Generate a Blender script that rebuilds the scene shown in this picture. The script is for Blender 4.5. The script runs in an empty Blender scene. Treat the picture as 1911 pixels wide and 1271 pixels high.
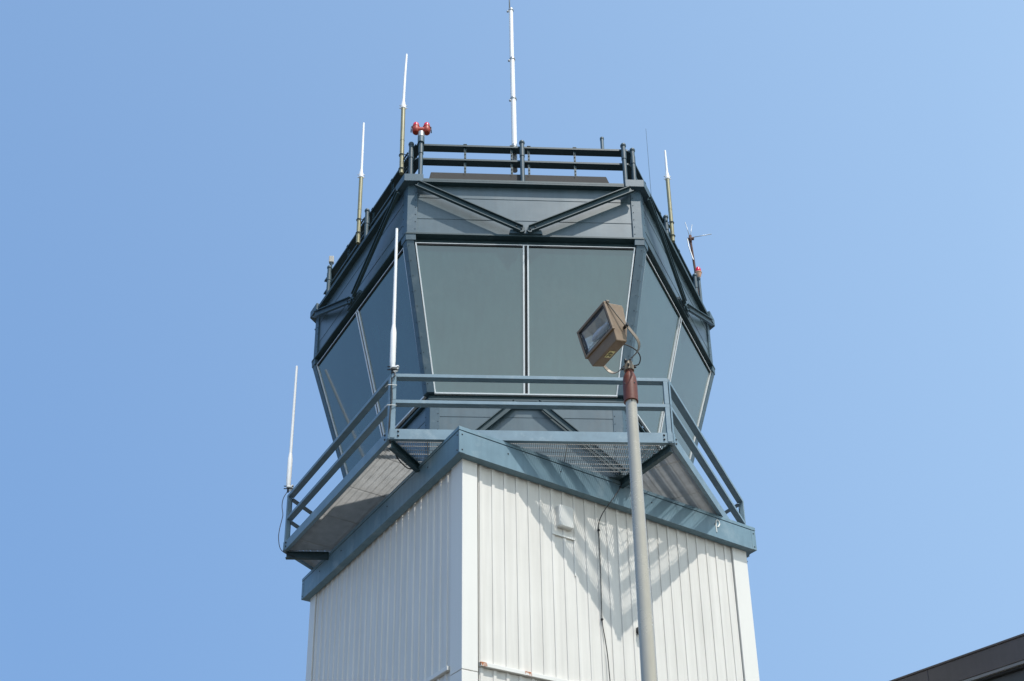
import bpy, bmesh, math, random
from mathutils import Vector, Matrix
R = math.radians
random.seed(7)
S = bpy.context.scene
COL = S.collection

# ------------------------------------------------------------------ camera, sky, sun, exposure
cam = bpy.data.cameras.new('camera')
cam.sensor_width = 36.0
cam.lens = 36.767
cam.shift_y = 0.32044
cam.clip_end = 6000
cam_o = bpy.data.objects.new('camera', cam)
COL.objects.link(cam_o)
cam_o.matrix_world = (Matrix.Translation((0, 0, 1.7)) @ Matrix.Rotation(R(90) + 0.36541, 4, 'X')
                      @ Matrix.Rotation(-0.01563, 4, 'Z'))
S.camera = cam_o

SUN_EL, SUN_AZ = R(61.7), R(-54.1)          # azimuth counted from +X towards +Y
SUN_DIR = Vector((math.cos(SUN_EL) * math.cos(SUN_AZ), math.cos(SUN_EL) * math.sin(SUN_AZ), math.sin(SUN_EL)))
world = bpy.data.worlds.new('World')
S.world = world
world.use_nodes = True
wn, wl = world.node_tree.nodes, world.node_tree.links
sky = wn.new('ShaderNodeTexSky')
sky.sky_type = 'NISHITA'
sky.sun_disc = False
sky.sun_elevation = SUN_EL
sky.sun_rotation = math.atan2(SUN_DIR.x, SUN_DIR.y)
sky.altitude = 0
sky.air_density = 1.0
sky.dust_density = 0.9
sky.ozone_density = 1.0
bg = wn['Background']
# the vertical gradient of the sky is flattened, and thin summer haze whitens it towards the sun's side
wtc = wn.new('ShaderNodeTexCoord')
wsep = wn.new('ShaderNodeSeparateXYZ')
wl.new(wtc.outputs['Generated'], wsep.inputs[0])
wcom = wn.new('ShaderNodeCombineXYZ')
wl.new(wsep.outputs['X'], wcom.inputs['X'])
wl.new(wsep.outputs['Y'], wcom.inputs['Y'])
wz = wn.new('ShaderNodeMath')
wz.operation = 'MULTIPLY_ADD'
wl.new(wsep.outputs['Z'], wz.inputs[0])
wz.inputs[1].default_value = 0.06
wz.inputs[2].default_value = 0.70
wl.new(wz.outputs[0], wcom.inputs['Z'])
wnm = wn.new('ShaderNodeVectorMath')
wnm.operation = 'NORMALIZE'
wl.new(wcom.outputs[0], wnm.inputs[0])
wl.new(wnm.outputs[0], sky.inputs['Vector'])
wdot = wn.new('ShaderNodeVectorMath')
wdot.operation = 'DOT_PRODUCT'
wl.new(wtc.outputs['Generated'], wdot.inputs[0])
wdot.inputs[1].default_value = (math.cos(R(-30)), math.sin(R(-30)), 0)
wf = wn.new('ShaderNodeMapRange')
wf.inputs['From Min'].default_value = -0.78
wf.inputs['From Max'].default_value = 1.0
wf.inputs['To Min'].default_value = 0.0
wf.inputs['To Max'].default_value = 0.9
wl.new(wdot.outputs['Value'], wf.inputs['Value'])
wmix = wn.new('ShaderNodeMix')
wmix.data_type = 'RGBA'
wl.new(wf.outputs['Result'], wmix.inputs['Factor'])
wtint = wn.new('ShaderNodeMix')              # white balance of the photograph
wtint.data_type = 'RGBA'
wtint.blend_type = 'MULTIPLY'
wtint.inputs['Factor'].default_value = 1.0
wl.new(sky.outputs['Color'], wtint.inputs['A'])
wtint.inputs['B'].default_value = (0.86, 0.99, 1.02, 1)
wl.new(wtint.outputs['Result'], wmix.inputs['A'])
wmix.inputs['B'].default_value = (2.0, 2.8, 3.6, 1)
# bright horizon haze below the sun
wh = wn.new('ShaderNodeMath')
wh.operation = 'SUBTRACT'
wh.use_clamp = True
wh.inputs[0].default_value = 1.0
wl.new(wsep.outputs['Z'], wh.inputs[1])
wp = wn.new('ShaderNodeMath')
wp.operation = 'POWER'
wl.new(wh.outputs[0], wp.inputs[0])
wp.inputs[1].default_value = 2.2
wk = wn.new('ShaderNodeMapRange')
wk.inputs['From Min'].default_value = 0.0
wk.inputs['From Max'].default_value = 0.9
wl.new(wdot.outputs['Value'], wk.inputs['Value'])
wq = wn.new('ShaderNodeMath')
wq.operation = 'MULTIPLY'
wl.new(wp.outputs[0], wq.inputs[0])
wl.new(wk.outputs['Result'], wq.inputs[1])
wmix2 = wn.new('ShaderNodeMix')
wmix2.data_type = 'RGBA'
wl.new(wq.outputs[0], wmix2.inputs['Factor'])
wl.new(wmix.outputs['Result'], wmix2.inputs['A'])
wmix2.inputs['B'].default_value = (7.4, 7.9, 7.3, 1)
wl.new(wmix2.outputs['Result'], bg.inputs['Color'])
bg.inputs['Strength'].default_value = 0.15

sun = bpy.data.lights.new('sun', 'SUN')
sun.energy = 2.35
sun.angle = R(0.53)
sun.color = (1.0, 0.96, 0.9)
sun_o = bpy.data.objects.new('sun', sun)
COL.objects.link(sun_o)
sun_o.rotation_euler = SUN_DIR.to_track_quat('Z', 'Y').to_euler()
sun_o.location = (20, -30, 60)

S.view_settings.view_transform = 'Standard'
S.view_settings.look = 'None'
S.view_settings.exposure = 0.8
S.view_settings.gamma = 1.0

# ------------------------------------------------------------------ materials
def mat(name, base, rough=0.5, metal=0.0, var=0.12, scale=1.5, streak=0.0, bump=0.0, bscale=40.0, spec=0.5,
        ior=None, tint=None, coat=0.0, wear=None):
    """Painted or metal surface: base colour varied by soft noise and optional vertical runs."""
    m = bpy.data.materials.new(name)
    m.use_nodes = True
    n, l = m.node_tree.nodes, m.node_tree.links
    b = n['Principled BSDF']
    b.inputs['Roughness'].default_value = rough
    b.inputs['Metallic'].default_value = metal
    b.inputs['Specular IOR Level'].default_value = spec
    if ior: b.inputs['IOR'].default_value = ior
    if coat: b.inputs['Coat Weight'].default_value = coat
    tc = n.new('ShaderNodeTexCoord')
    ns = n.new('ShaderNodeTexNoise')
    ns.inputs['Scale'].default_value = scale
    ns.inputs['Detail'].default_value = 6
    ns.inputs['Roughness'].default_value = 0.62
    l.new(tc.outputs['Object'], ns.inputs['Vector'])
    fac = ns.outputs['Fac']
    if streak:
        mp = n.new('ShaderNodeMapping')
        mp.inputs['Scale'].default_value = (7, 7, 0.35)
        l.new(tc.outputs['Object'], mp.inputs['Vector'])
        n2 = n.new('ShaderNodeTexNoise')
        n2.inputs['Scale'].default_value = 1.6
        n2.inputs['Detail'].default_value = 5
        l.new(mp.outputs['Vector'], n2.inputs['Vector'])
        mx = n.new('ShaderNodeMix')
        mx.inputs['Factor'].default_value = streak
        l.new(fac, mx.inputs['A'])
        l.new(n2.outputs['Fac'], mx.inputs['B'])
        fac = mx.outputs['Result']
    rp = n.new('ShaderNodeValToRGB')
    rp.color_ramp.elements[0].position = 0.3
    rp.color_ramp.elements[1].position = 0.7
    t = tint or base
    rp.color_ramp.elements[0].color = tuple(c * (1 - var) for c in t) + (1,)
    rp.color_ramp.elements[1].color = tuple(min(1, c * (1 + var * 0.7)) for c in base) + (1,)
    l.new(fac, rp.inputs['Fac'])
    base_out = rp.outputs['Color']
    if wear:                                 # chalky scuffs and small rusty specks with shapes of their own
        wn_ = n.new('ShaderNodeTexNoise')
        wn_.inputs['Scale'].default_value = wear[0]
        wn_.inputs['Detail'].default_value = 8
        wn_.inputs['Roughness'].default_value = 0.7
        l.new(tc.outputs['Object'], wn_.inputs['Vector'])
        for lo, hi, col, amt in ((0.54, 0.70, wear[1], 0.55), (0.725, 0.75, (0.13, 0.06, 0.03), 0.8))[:(1 if len(wear) > 2 else 2)]:
            wr = n.new('ShaderNodeMapRange')
            wr.inputs['From Min'].default_value = lo
            wr.inputs['From Max'].default_value = hi
            wr.inputs['To Max'].default_value = amt
            l.new(wn_.outputs['Fac'], wr.inputs['Value'])
            wm = n.new('ShaderNodeMix')
            wm.data_type = 'RGBA'
            l.new(wr.outputs['Result'], wm.inputs['Factor'])
            l.new(base_out, wm.inputs['A'])
            wm.inputs['B'].default_value = col + (1,)
            base_out = wm.outputs['Result']
    l.new(base_out, b.inputs['Base Color'])
    m['base_node'] = base_out.node.name
    mr = n.new('ShaderNodeMapRange')
    mr.inputs['To Min'].default_value = max(0.02, rough - 0.08)
    mr.inputs['To Max'].default_value = min(1, rough + 0.1)
    l.new(ns.outputs['Fac'], mr.inputs['Value'])
    l.new(mr.outputs['Result'], b.inputs['Roughness'])
    if bump:
        nb = n.new('ShaderNodeTexNoise')
        nb.inputs['Scale'].default_value = bscale
        nb.inputs['Detail'].default_value = 3
        l.new(tc.outputs['Object'], nb.inputs['Vector'])
        bp = n.new('ShaderNodeBump')
        bp.inputs['Strength'].default_value = bump
        bp.inputs['Distance'].default_value = 0.01
        l.new(nb.outputs['Fac'], bp.inputs['Height'])
        l.new(bp.outputs['Normal'], b.inputs['Normal'])
    m['ramp'] = rp.name
    return m

def add_rust(m, spots, col=(0.37, 0.115, 0.028)):
    """Rust stains of their own shape around fixed places (object coordinates)."""
    n, l = m.node_tree.nodes, m.node_tree.links
    b = n['Principled BSDF']
    rp = n[m['ramp']]
    tc = n.new('ShaderNodeTexCoord')
    nz = n.new('ShaderNodeTexNoise')
    nz.inputs['Scale'].default_value = 22
    nz.inputs['Detail'].default_value = 6
    l.new(tc.outputs['Object'], nz.inputs['Vector'])
    cur = None
    for p, r in spots:
        d = n.new('ShaderNodeVectorMath')
        d.operation = 'DISTANCE'
        d.inputs[1].default_value = p
        l.new(tc.outputs['Object'], d.inputs[0])
        a = n.new('ShaderNodeMath')
        a.operation = 'MULTIPLY_ADD'
        l.new(nz.outputs['Fac'], a.inputs[0])
        a.inputs[1].default_value = r * 2.5
        l.new(d.outputs['Value'], a.inputs[2])
        mr = n.new('ShaderNodeMapRange')
        mr.inputs['From Min'].default_value = r * 2.1
        mr.inputs['From Max'].default_value = r * 1.65
        l.new(a.outputs[0], mr.inputs['Value'])
        if cur is None:
            cur = mr.outputs['Result']
        else:
            mxn = n.new('ShaderNodeMath')
            mxn.operation = 'MAXIMUM'
            l.new(cur, mxn.inputs[0])
            l.new(mr.outputs['Result'], mxn.inputs[1])
            cur = mxn.outputs[0]
    mx = n.new('ShaderNodeMix')
    mx.data_type = 'RGBA'
    l.new(cur, mx.inputs['Factor'])
    bn = n[m['base_node']]
    l.new(bn.outputs['Color'] if bn == rp else bn.outputs['Result'], mx.inputs['A'])
    mx.inputs['B'].default_value = col + (1,)
    l.new(mx.outputs['Result'], b.inputs['Base Color'])

M = {}
M['white'] = mat('white_ribbed_metal', (0.70, 0.677, 0.633), 0.42, var=0.1, scale=0.9, streak=0.65, bump=0.12, bscale=3, tint=(0.67, 0.645, 0.595))
M['trim'] = mat('white_trim_metal', (0.74, 0.725, 0.68), 0.4, var=0.035, scale=0.8, streak=0.4)
M['ledge'] = mat('white_ledge_metal', (0.74, 0.73, 0.69), 0.5, var=0.06, scale=2.0)
M['fascia'] = mat('blue_grey_fascia_paint', (0.165, 0.268, 0.330), 0.5, var=0.18, scale=1.3, streak=0.4, bump=0.06, bscale=6, tint=(0.14, 0.235, 0.295), wear=(2.2, (0.30, 0.38, 0.42)))
M['rail'] = mat('blue_grey_rail_paint', (0.175, 0.265, 0.325), 0.5, var=0.14, scale=4, bump=0.05, bscale=30, wear=(5.0, (0.30, 0.38, 0.42)))
M['band'] = mat('grey_cab_panel_paint', (0.066, 0.108, 0.128), 0.34, spec=0.9, var=0.2, scale=1.1, streak=0.55, bump=0.10, bscale=4, wear=(1.6, (0.105, 0.125, 0.13)))
M['column'] = mat('slate_column_paint', (0.058, 0.108, 0.142), 0.48, var=0.14, scale=3, streak=0.3, bump=0.05, bscale=25, wear=(6.0, (0.14, 0.18, 0.2)))
M['post'] = mat('dark_slate_post_paint', (0.042, 0.078, 0.098), 0.48, var=0.16, scale=5, bump=0.05, bscale=25)
M['dark'] = mat('dark_teal_steel_paint', (0.025, 0.058, 0.070), 0.5, var=0.16, scale=3, bump=0.05, bscale=25, wear=(5.0, (0.05, 0.09, 0.10)))
M['alu'] = mat('bare_aluminium_trim', (0.80, 0.81, 0.80), 0.42, metal=0.3, var=0.06, scale=5)
M['gap'] = mat('black_gasket_rubber', (0.02, 0.022, 0.024), 0.7, var=0.1)
M['galv'] = mat('galvanised_grating', (0.41, 0.41, 0.40), 0.5, metal=0.2, var=0.16, scale=6)
M['bolt'] = mat('dark_bolt_steel', (0.05, 0.055, 0.06), 0.45, metal=0.6)
M['roof'] = mat('brown_grey_roofing', (0.058, 0.055, 0.052), 0.85, var=0.2, scale=3, bump=0.1)
M['fibre'] = mat('white_fibreglass', (0.84, 0.84, 0.83), 0.35, var=0.03, scale=4)
M['olive'] = mat('olive_anodised_pipe', (0.27, 0.25, 0.145), 0.42, metal=0.25, var=0.16, scale=7)
M['rubber'] = mat('black_cable_sheath', (0.018, 0.018, 0.02), 0.5, var=0.1)
M['tie'] = mat('white_cable_tie', (0.75, 0.75, 0.72), 0.5, var=0.03)
M['red'] = mat('red_beacon_paint', (0.42, 0.045, 0.02), 0.4, var=0.18, scale=12)
M['globe'] = mat('red_beacon_glass', (0.62, 0.008, 0.045), 0.25, var=0.05, scale=6, ior=1.45)
M['amber'] = mat('peach_beacon_base', (0.62, 0.36, 0.22), 0.4, var=0.1, scale=10)
M['rustpipe'] = mat('rusty_pipe', (0.095, 0.045, 0.032), 0.8, var=0.35, scale=14, bump=0.2)
M['stick'] = mat('grey_aerial_rod', (0.42, 0.44, 0.45), 0.4, metal=0.5)
M['beige'] = mat('beige_grey_box_paint', (0.42, 0.40, 0.36), 0.5, var=0.08, scale=6)
M['pole'] = mat('weathered_aluminium_pole', (0.47, 0.43, 0.355), 0.25, metal=0.25, var=0.1, scale=7, streak=0.6, bump=0.02, bscale=40)
M['sleeve'] = mat('red_brown_sleeve_paint', (0.135, 0.031, 0.014), 0.5, var=0.25, scale=9, streak=0.4, bump=0.1)
M['tan'] = mat('tan_brown_lamp_paint', (0.235, 0.165, 0.105), 0.5, var=0.16, scale=8, bump=0.06, bscale=50, wear=(14.0, (0.28, 0.22, 0.16)))
M['strap'] = mat('tan_strap_steel', (0.24, 0.20, 0.155), 0.5, metal=0.2, var=0.2, scale=14)
M['reflector'] = mat('lamp_reflector_metal', (0.80, 0.75, 0.60), 0.3, metal=0.35, var=0.1, scale=20)
M['label'] = mat('yellow_label', (0.90, 0.83, 0.43), 0.6, var=0.04, scale=20)
M['ink'] = mat('black_ink', (0.02, 0.02, 0.015), 0.6)
M['eave'] = mat('dark_brown_fascia_metal', (0.088, 0.075, 0.074), 0.42, var=0.2, scale=1.2, streak=0.3)
M['eavewall'] = mat('dark_grey_wall_panel', (0.06, 0.065, 0.068), 0.5, var=0.14, scale=1.5)
M['eavetrim'] = mat('grey_eave_trim', (0.2, 0.2, 0.2), 0.45, var=0.08)
M['ground'] = mat('tan_asphalt_ground', (0.11, 0.098, 0.076), 0.85, var=0.18, scale=0.35, bump=0.1, bscale=8)
M['pane'] = mat('tinted_window_glass', (0.038, 0.096, 0.096), 0.06, var=0.22, scale=0.6, ior=2.1, streak=0.3, tint=(0.034, 0.09, 0.092), wear=(1.1, (0.062, 0.118, 0.115), 0))
gl = bpy.data.materials.new('clear_lamp_glass')
gl.use_nodes = True
gb = gl.node_tree.nodes['Principled BSDF']
gb.inputs['Base Color'].default_value = (0.95, 0.97, 1, 1)
gb.inputs['Transmission Weight'].default_value = 1.0
gb.inputs['Roughness'].default_value = 0.02
gb.inputs['IOR'].default_value = 1.3
M['glass'] = gl

# ------------------------------------------------------------------ mesh helpers
class MB:
    def __init__(s):
        s.v, s.f, s.sm, s.mi, s.cur = [], [], [], [], 0
    def face(s, idx, smooth=False):
        s.f.append(idx); s.sm.append(smooth); s.mi.append(s.cur)
    def hexa(s, p):                         # 8 corners: bottom ring 0-3, top ring 4-7
        b = len(s.v); s.v += [tuple(q) for q in p]
        for q in ((3, 2, 1, 0), (4, 5, 6, 7), (0, 1, 5, 4), (1, 2, 6, 5), (2, 3, 7, 6), (3, 0, 4, 7)):
            s.face([b + i for i in q])
    def box(s, F, u0, u1, w0, w1, z0, z1):
        s.hexa([F(u0, w0, z0), F(u0, w1, z0), F(u1, w1, z0), F(u1, w0, z0),
                F(u0, w0, z1), F(u0, w1, z1), F(u1, w1, z1), F(u1, w0, z1)])
    def prism(s, low, high):                # two matching rings
        n = len(low); b = len(s.v)
        s.v += [tuple(q) for q in low] + [tuple(q) for q in high]
        s.face([b + i for i in reversed(range(n))]); s.face([b + n + i for i in range(n)])
        for i in range(n):
            j = (i + 1) % n
            s.face([b + i, b + j, b + n + j, b + n + i])
    def bar(s, p, q, a, b, up):             # rectangular bar: a across, b along up
        p, q = Vector(p), Vector(q); d = (q - p).normalized()
        x = d.cross(Vector(up)).normalized(); y = x.cross(d).normalized()
        x *= a / 2; y *= b / 2
        s.hexa([p - x - y, p + x - y, p + x + y, p - x + y, q - x - y, q + x - y, q + x + y, q - x + y])
    def tube(s, pts, r, seg=12, caps=True):
        pts = [Vector(p) for p in pts]
        rr = r if isinstance(r, (list, tuple)) else [r] * len(pts)
        b = len(s.v); ref = None
        for i, p in enumerate(pts):
            d = (pts[min(i + 1, len(pts) - 1)] - pts[max(i - 1, 0)]).normalized()
            if ref is None:
                ref = Vector((1, 0, 0)) if abs(d.x) < 0.8 else Vector((0, 1, 0))
            x = (ref - d * ref.dot(d)).normalized(); y = d.cross(x); ref = x
            for k in range(seg):
                a = 2 * math.pi * k / seg
                s.v.append(tuple(p + (x * math.cos(a) + y * math.sin(a)) * rr[i]))
        for i in range(len(pts) - 1):
            for k in range(seg):
                k2 = (k + 1) % seg
                s.face([b + i * seg + k, b + i * seg + k2, b + (i + 1) * seg + k2, b + (i + 1) * seg + k], True)
        if caps:
            s.face([b + k for k in reversed(range(seg))])
            s.face([b + (len(pts) - 1) * seg + k for k in range(seg)])
    def lathe(s, c, prof, seg=16):          # prof: (radius, height) list about a vertical axis
        c = Vector(c)
        s.tube([c + Vector((0, 0, h)) for _, h in prof], [max(r, 1e-4) for r, _ in prof], seg)
    def ball(s, c, r, seg=8, ring=4, axis=(0, 0, 1)):
        c = Vector(c); a = Vector(axis).normalized()
        pts, rr = [], []
        for i in range(ring + 1):
            t = -math.pi / 2 + math.pi * i / ring
            pts.append(c + a * (math.sin(t) * r)); rr.append(max(1e-4, math.cos(t) * r))
        s.tube(pts, rr, seg)
    def build(s, name, m, parent=None, bevel=0.0):
        me = bpy.data.meshes.new(name)
        me.from_pydata(s.v, [], s.f)
        me.polygons.foreach_set('use_smooth', s.sm)
        bm = bmesh.new(); bm.from_mesh(me)
        bmesh.ops.recalc_face_normals(bm, faces=bm.faces)
        for e in bm.edges:
            if len(e.link_faces) == 2 and e.calc_face_angle(0) > 0.6: e.smooth = False
        bm.to_mesh(me); bm.free()
        for k in (m if isinstance(m, (list, tuple)) else [m]): me.materials.append(k)
        me.polygons.foreach_set('material_index', s.mi)
        o = bpy.data.objects.new(name, me)
        COL.objects.link(o)
        if parent: o.parent = parent
        if bevel:
            bv = o.modifiers.new('bevel', 'BEVEL')
            bv.width = bevel; bv.segments = 2; bv.limit_method = 'ANGLE'; bv.angle_limit = R(40)
        return o

def smooth(pts, n=5):
    """Catmull-Rom curve through the points, for hanging cables."""
    P = [Vector(p) for p in pts]; out = []
    for i in range(len(P) - 1):
        a, b, c, d = P[max(i - 1, 0)], P[i], P[i + 1], P[min(i + 2, len(P) - 1)]
        for k in range(n):
            t = k / n
            out.append(0.5 * (2 * b + (c - a) * t + (2 * a - 5 * b + 4 * c - d) * t * t + (3 * b - a - 3 * c + d) * t ** 3))
    return out + [P[-1]]

def empty(name, loc=(0, 0, 0), rz=0.0, label=None, cat=None, group=None):
    o = bpy.data.objects.new(name, None)
    COL.objects.link(o)
    o.empty_display_size = 0.3
    o.location = loc; o.rotation_euler = (0, 0, rz)
    if label: tag(o, label, cat, group)
    return o

def tag(o, label, cat, group=None):
    o['label'] = label; o['category'] = cat
    if group: o['group'] = group
    return o

PSI = 0.05326
TC = Vector((0.1481, 16.0282, 0))
def frame(deg):
    """Face frame of the tower: u along the face (to the right seen from outside), w outward, z up."""
    a = R(deg)
    n = (math.cos(a), math.sin(a)); t = (-math.sin(a), math.cos(a))
    return lambda u, w, z: Vector((n[0] * w + t[0] * u, n[1] * w + t[1] * u, z))
T30 = math.tan(R(30))
HEX = (-90, -30, 30, 90, 150, 210)
SQ = (-60, 30, 120, 210)
def hseg(mb, F, w0, w1, z0, z1, g=0.001, trim=0.0):
    """Mitred piece of a hexagonal ring; works with slanted walls when w0/w1 are (bottom, top) pairs."""
    a0, a1 = w0 if isinstance(w0, tuple) else (w0, w0)
    b0, b1 = w1 if isinstance(w1, tuple) else (w1, w1)
    def U(w): return w * T30 - g - trim
    mb.hexa([F(-U(a0), a0, z0), F(-U(b0), b0, z0), F(U(b0), b0, z0), F(U(a0), a0, z0),
             F(-U(a1), a1, z1), F(-U(b1), b1, z1), F(U(b1), b1, z1), F(U(a1), a1, z1)])

# ------------------------------------------------------------------ ground
g = MB()
g.hexa([(-2500, -2500, -1), (2500, -2500, -1), (2500, 2500, -1), (-2500, 2500, -1),
        (-2500, -2500, 0), (2500, -2500, 0), (2500, 2500, 0), (-2500, 2500, 0)])
g.build('ground', M['ground'])['kind'] = 'structure'

# ------------------------------------------------------------------ control tower
tower = empty('control_tower', TC, PSI,
              'white ribbed metal control tower topped by a six-sided grey glazed cab', 'control tower')
HW = 2.67
Z_TOP, Z_LEDGE = 9.60, 6.55
add_rust(M['ledge'], [(tuple(frame(-60)(-2.36, 2.69, 6.575)), 0.075), (tuple(frame(-60)(-1.66, 2.69, 6.585)), 0.08),
                      (tuple(frame(-60)(0.9, 2.69, 6.58)), 0.03)])
add_rust(M['fascia'], [(tuple(frame(-60)(-0.35, 2.79, 9.915)), 0.012), (tuple(frame(-60)(-0.2, 2.79, 9.915)), 0.014), (tuple(frame(-60)(0.02, 2.79, 9.86)), 0.012)], (0.2, 0.13, 0.07))
for deg in SQ:
    F = frame(deg)
    for z0, z1, dw in ((Z_LEDGE + 0.03, Z_TOP, 0.0), (0.15, Z_LEDGE - 0.04, 0.0)):
        m = MB()
        # ribbed sheet: flat pans with one raised rib per 0.2 m
        prof = []
        k = -2.39
        while k < 2.30:
            prof += [(k, 2.640), (k + 0.003, 2.655), (k + 0.048, 2.655), (k + 0.056, 2.640)]
            k += 0.199
        prof += [(2.345, 2.640)]
        prof = [(-2.40, 2.640)] + prof
        front = [(u, w) for u, w in prof]
        b = len(m.v)
        for u, w in front:
            m.v.append(tuple(F(u, w, z0))); m.v.append(tuple(F(u, w, z1)))
        for i in range(len(front) - 1):
            m.face([b + 2 * i, b + 2 * i + 2, b + 2 * i + 3, b + 2 * i + 1])
        # back sheet and closing edges give the wall its thickness
        c = len(m.v)
        for u in (-2.40, 2.345):
            for z in (z0, z1): m.v.append(tuple(F(u, 2.45, z)))
        m.face([c, c + 1, c + 3, c + 2])
        nb = len(front) - 1
        m.face([b, b + 1, c + 1, c]); m.face([b + 2 * nb, c + 2, c + 3, b + 2 * nb + 1])
        m.face([b + 2 * i for i in range(len(front))] + [c + 2, c])
        m.face([b + 2 * i + 1 for i in range(len(front))] + [c + 3, c + 1])
        m.build('wall_panel', M['white'], tower)
    m = MB()
    m.box(F, -2.398, 2.343, 2.60, 2.70, Z_LEDGE - 0.035, Z_LEDGE + 0.022)
    m.box(F, -2.398, 2.343, 2.60, 2.672, Z_LEDGE + 0.0225, Z_LEDGE + 0.034)
    m.build('ledge_flashing', M['ledge'], tower, 0.004)
for deg in (-105, -15, 75, 165):            # corner trims, folded round each corner, in two lengths
    Fr = frame(deg + 45); Fl = frame(deg - 45)
    def ring2(z):
        return [Fl(2.362, HW, z), Fl(HW, HW, z), Fr(-2.43, HW, z), Fr(-2.43, 2.50, z), Fl(2.5, 2.5, z), Fl(2.362, 2.50, z)]
    for z0, z1 in ((0.0, 6.425), (6.433, Z_TOP)):
        m = MB(); m.prism(ring2(z0), ring2(z1)); m.build('corner_trim', M['trim'], tower, 0.006)
m = MB()
m.prism([frame(-60)(u, w, 9.62) for u, w in ((-2.6, 2.6), (2.6, 2.6), (2.6, -2.6), (-2.6, -2.6))],
        [frame(-60)(u, w, 9.70) for u, w in ((-2.6, 2.6), (2.6, 2.6), (2.6, -2.6), (-2.6, -2.6))])
m.build('shaft_roof', M['roof'], tower)
for deg in SQ:
    F = frame(deg)
    m = MB()
    w0, w1 = 2.66, 2.79
    m.hexa([F(-w0, w0, 9.508), F(-w1 + .001, w1, 9.508), F(w1 - .001, w1, 9.508), F(w0, w0, 9.508),
            F(-w0, w0, 9.858), F(-w1 + .001, w1, 9.858), F(w1 - .001, w1, 9.858), F(w0, w0, 9.858)])
    # corner cover plates, standing 3 mm proud
    for s in (-1, 1):
        a, b_ = sorted((s * 2.70, s * 2.792))
        m.box(F, a, b_, 2.7905, 2.7935, 9.512, 9.855)
    w1 = 2.797; w0 = 2.66
    m.hexa([F(-w0, w0, 9.866), F(-w1 + .001, w1, 9.866), F(w1 - .001, w1, 9.866), F(w0, w0, 9.866),
            F(-w0, w0, 9.921), F(-w1 + .001, w1, 9.921), F(w1 - .001, w1, 9.921), F(w0, w0, 9.921)])
    m.cur = 1
    for u in (-2.745, -2.0, -1.1, 0.6, 1.9, 2.745):
        for z in ((9.56, 9.80) if abs(u) > 2.5 else (9.74,)):
            m.ball(F(u, 2.794 if abs(u) > 2.5 else 2.791, z), 0.012, axis=F(0, 1, 0))
    m.build('fascia', [M['fascia'], M['bolt']], tower, 0.004)
F = frame(-60)
# weathered paint blister left by a removed fitting on the fascia
m = MB()
pp = [(1.92, 9.60), (1.915, 9.70), (1.925, 9.80), (1.955, 9.835), (1.99, 9.81), (2.0, 9.765), (1.975, 9.72), (1.945, 9.70)]
m.tube([F(u, 2.792, z) for u, z in pp], 0.011, 8)
m.build('sealant_bead', M['tie'], tower)
# wall vent with rounded hood and the flashing below it
m = MB()
def rr(w, i):
    u0, u1, z0, z1, c = -1.10 + i, -0.845 - i, 8.90 + i, 9.25 - i, 0.028
    out = []
    for cx, cz, a0 in ((u1 - c, z1 - c, 0), (u0 + c, z1 - c, 90), (u0 + c, z0 + c, 180), (u1 - c, z0 + c, 270)):
        for k in range(5):
            a = R(a0 + 22.5 * k); out.append(F(cx + c * math.cos(a), w, cz + c * math.sin(a)))
    return out
m.prism(rr(2.62, 0), rr(2.715, 0)); m.prism(rr(2.7151, 0.003), rr(2.727, 0.014))
m.build('wall_vent', M['trim'], tower)
m = MB()
m.box(F, -1.19, -0.80, 2.62, 2.668, 8.765, 8.79); m.box(F, -0.815, -0.80, 2.62, 2.660, 8.2, 8.764)
m.build('patch_flashing', M['trim'], tower)
m = MB()
m.tube([F(0.30, 2.62, 7.60), F(0.30, 2.74, 7.60)], [0.055, 0.06], 16)
m.tube([F(0.30, 2.741, 7.60), F(0.30, 2.76, 7.585)], [0.068, 0.05], 16)
m.build('round_vent', M['bolt'], tower)

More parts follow.
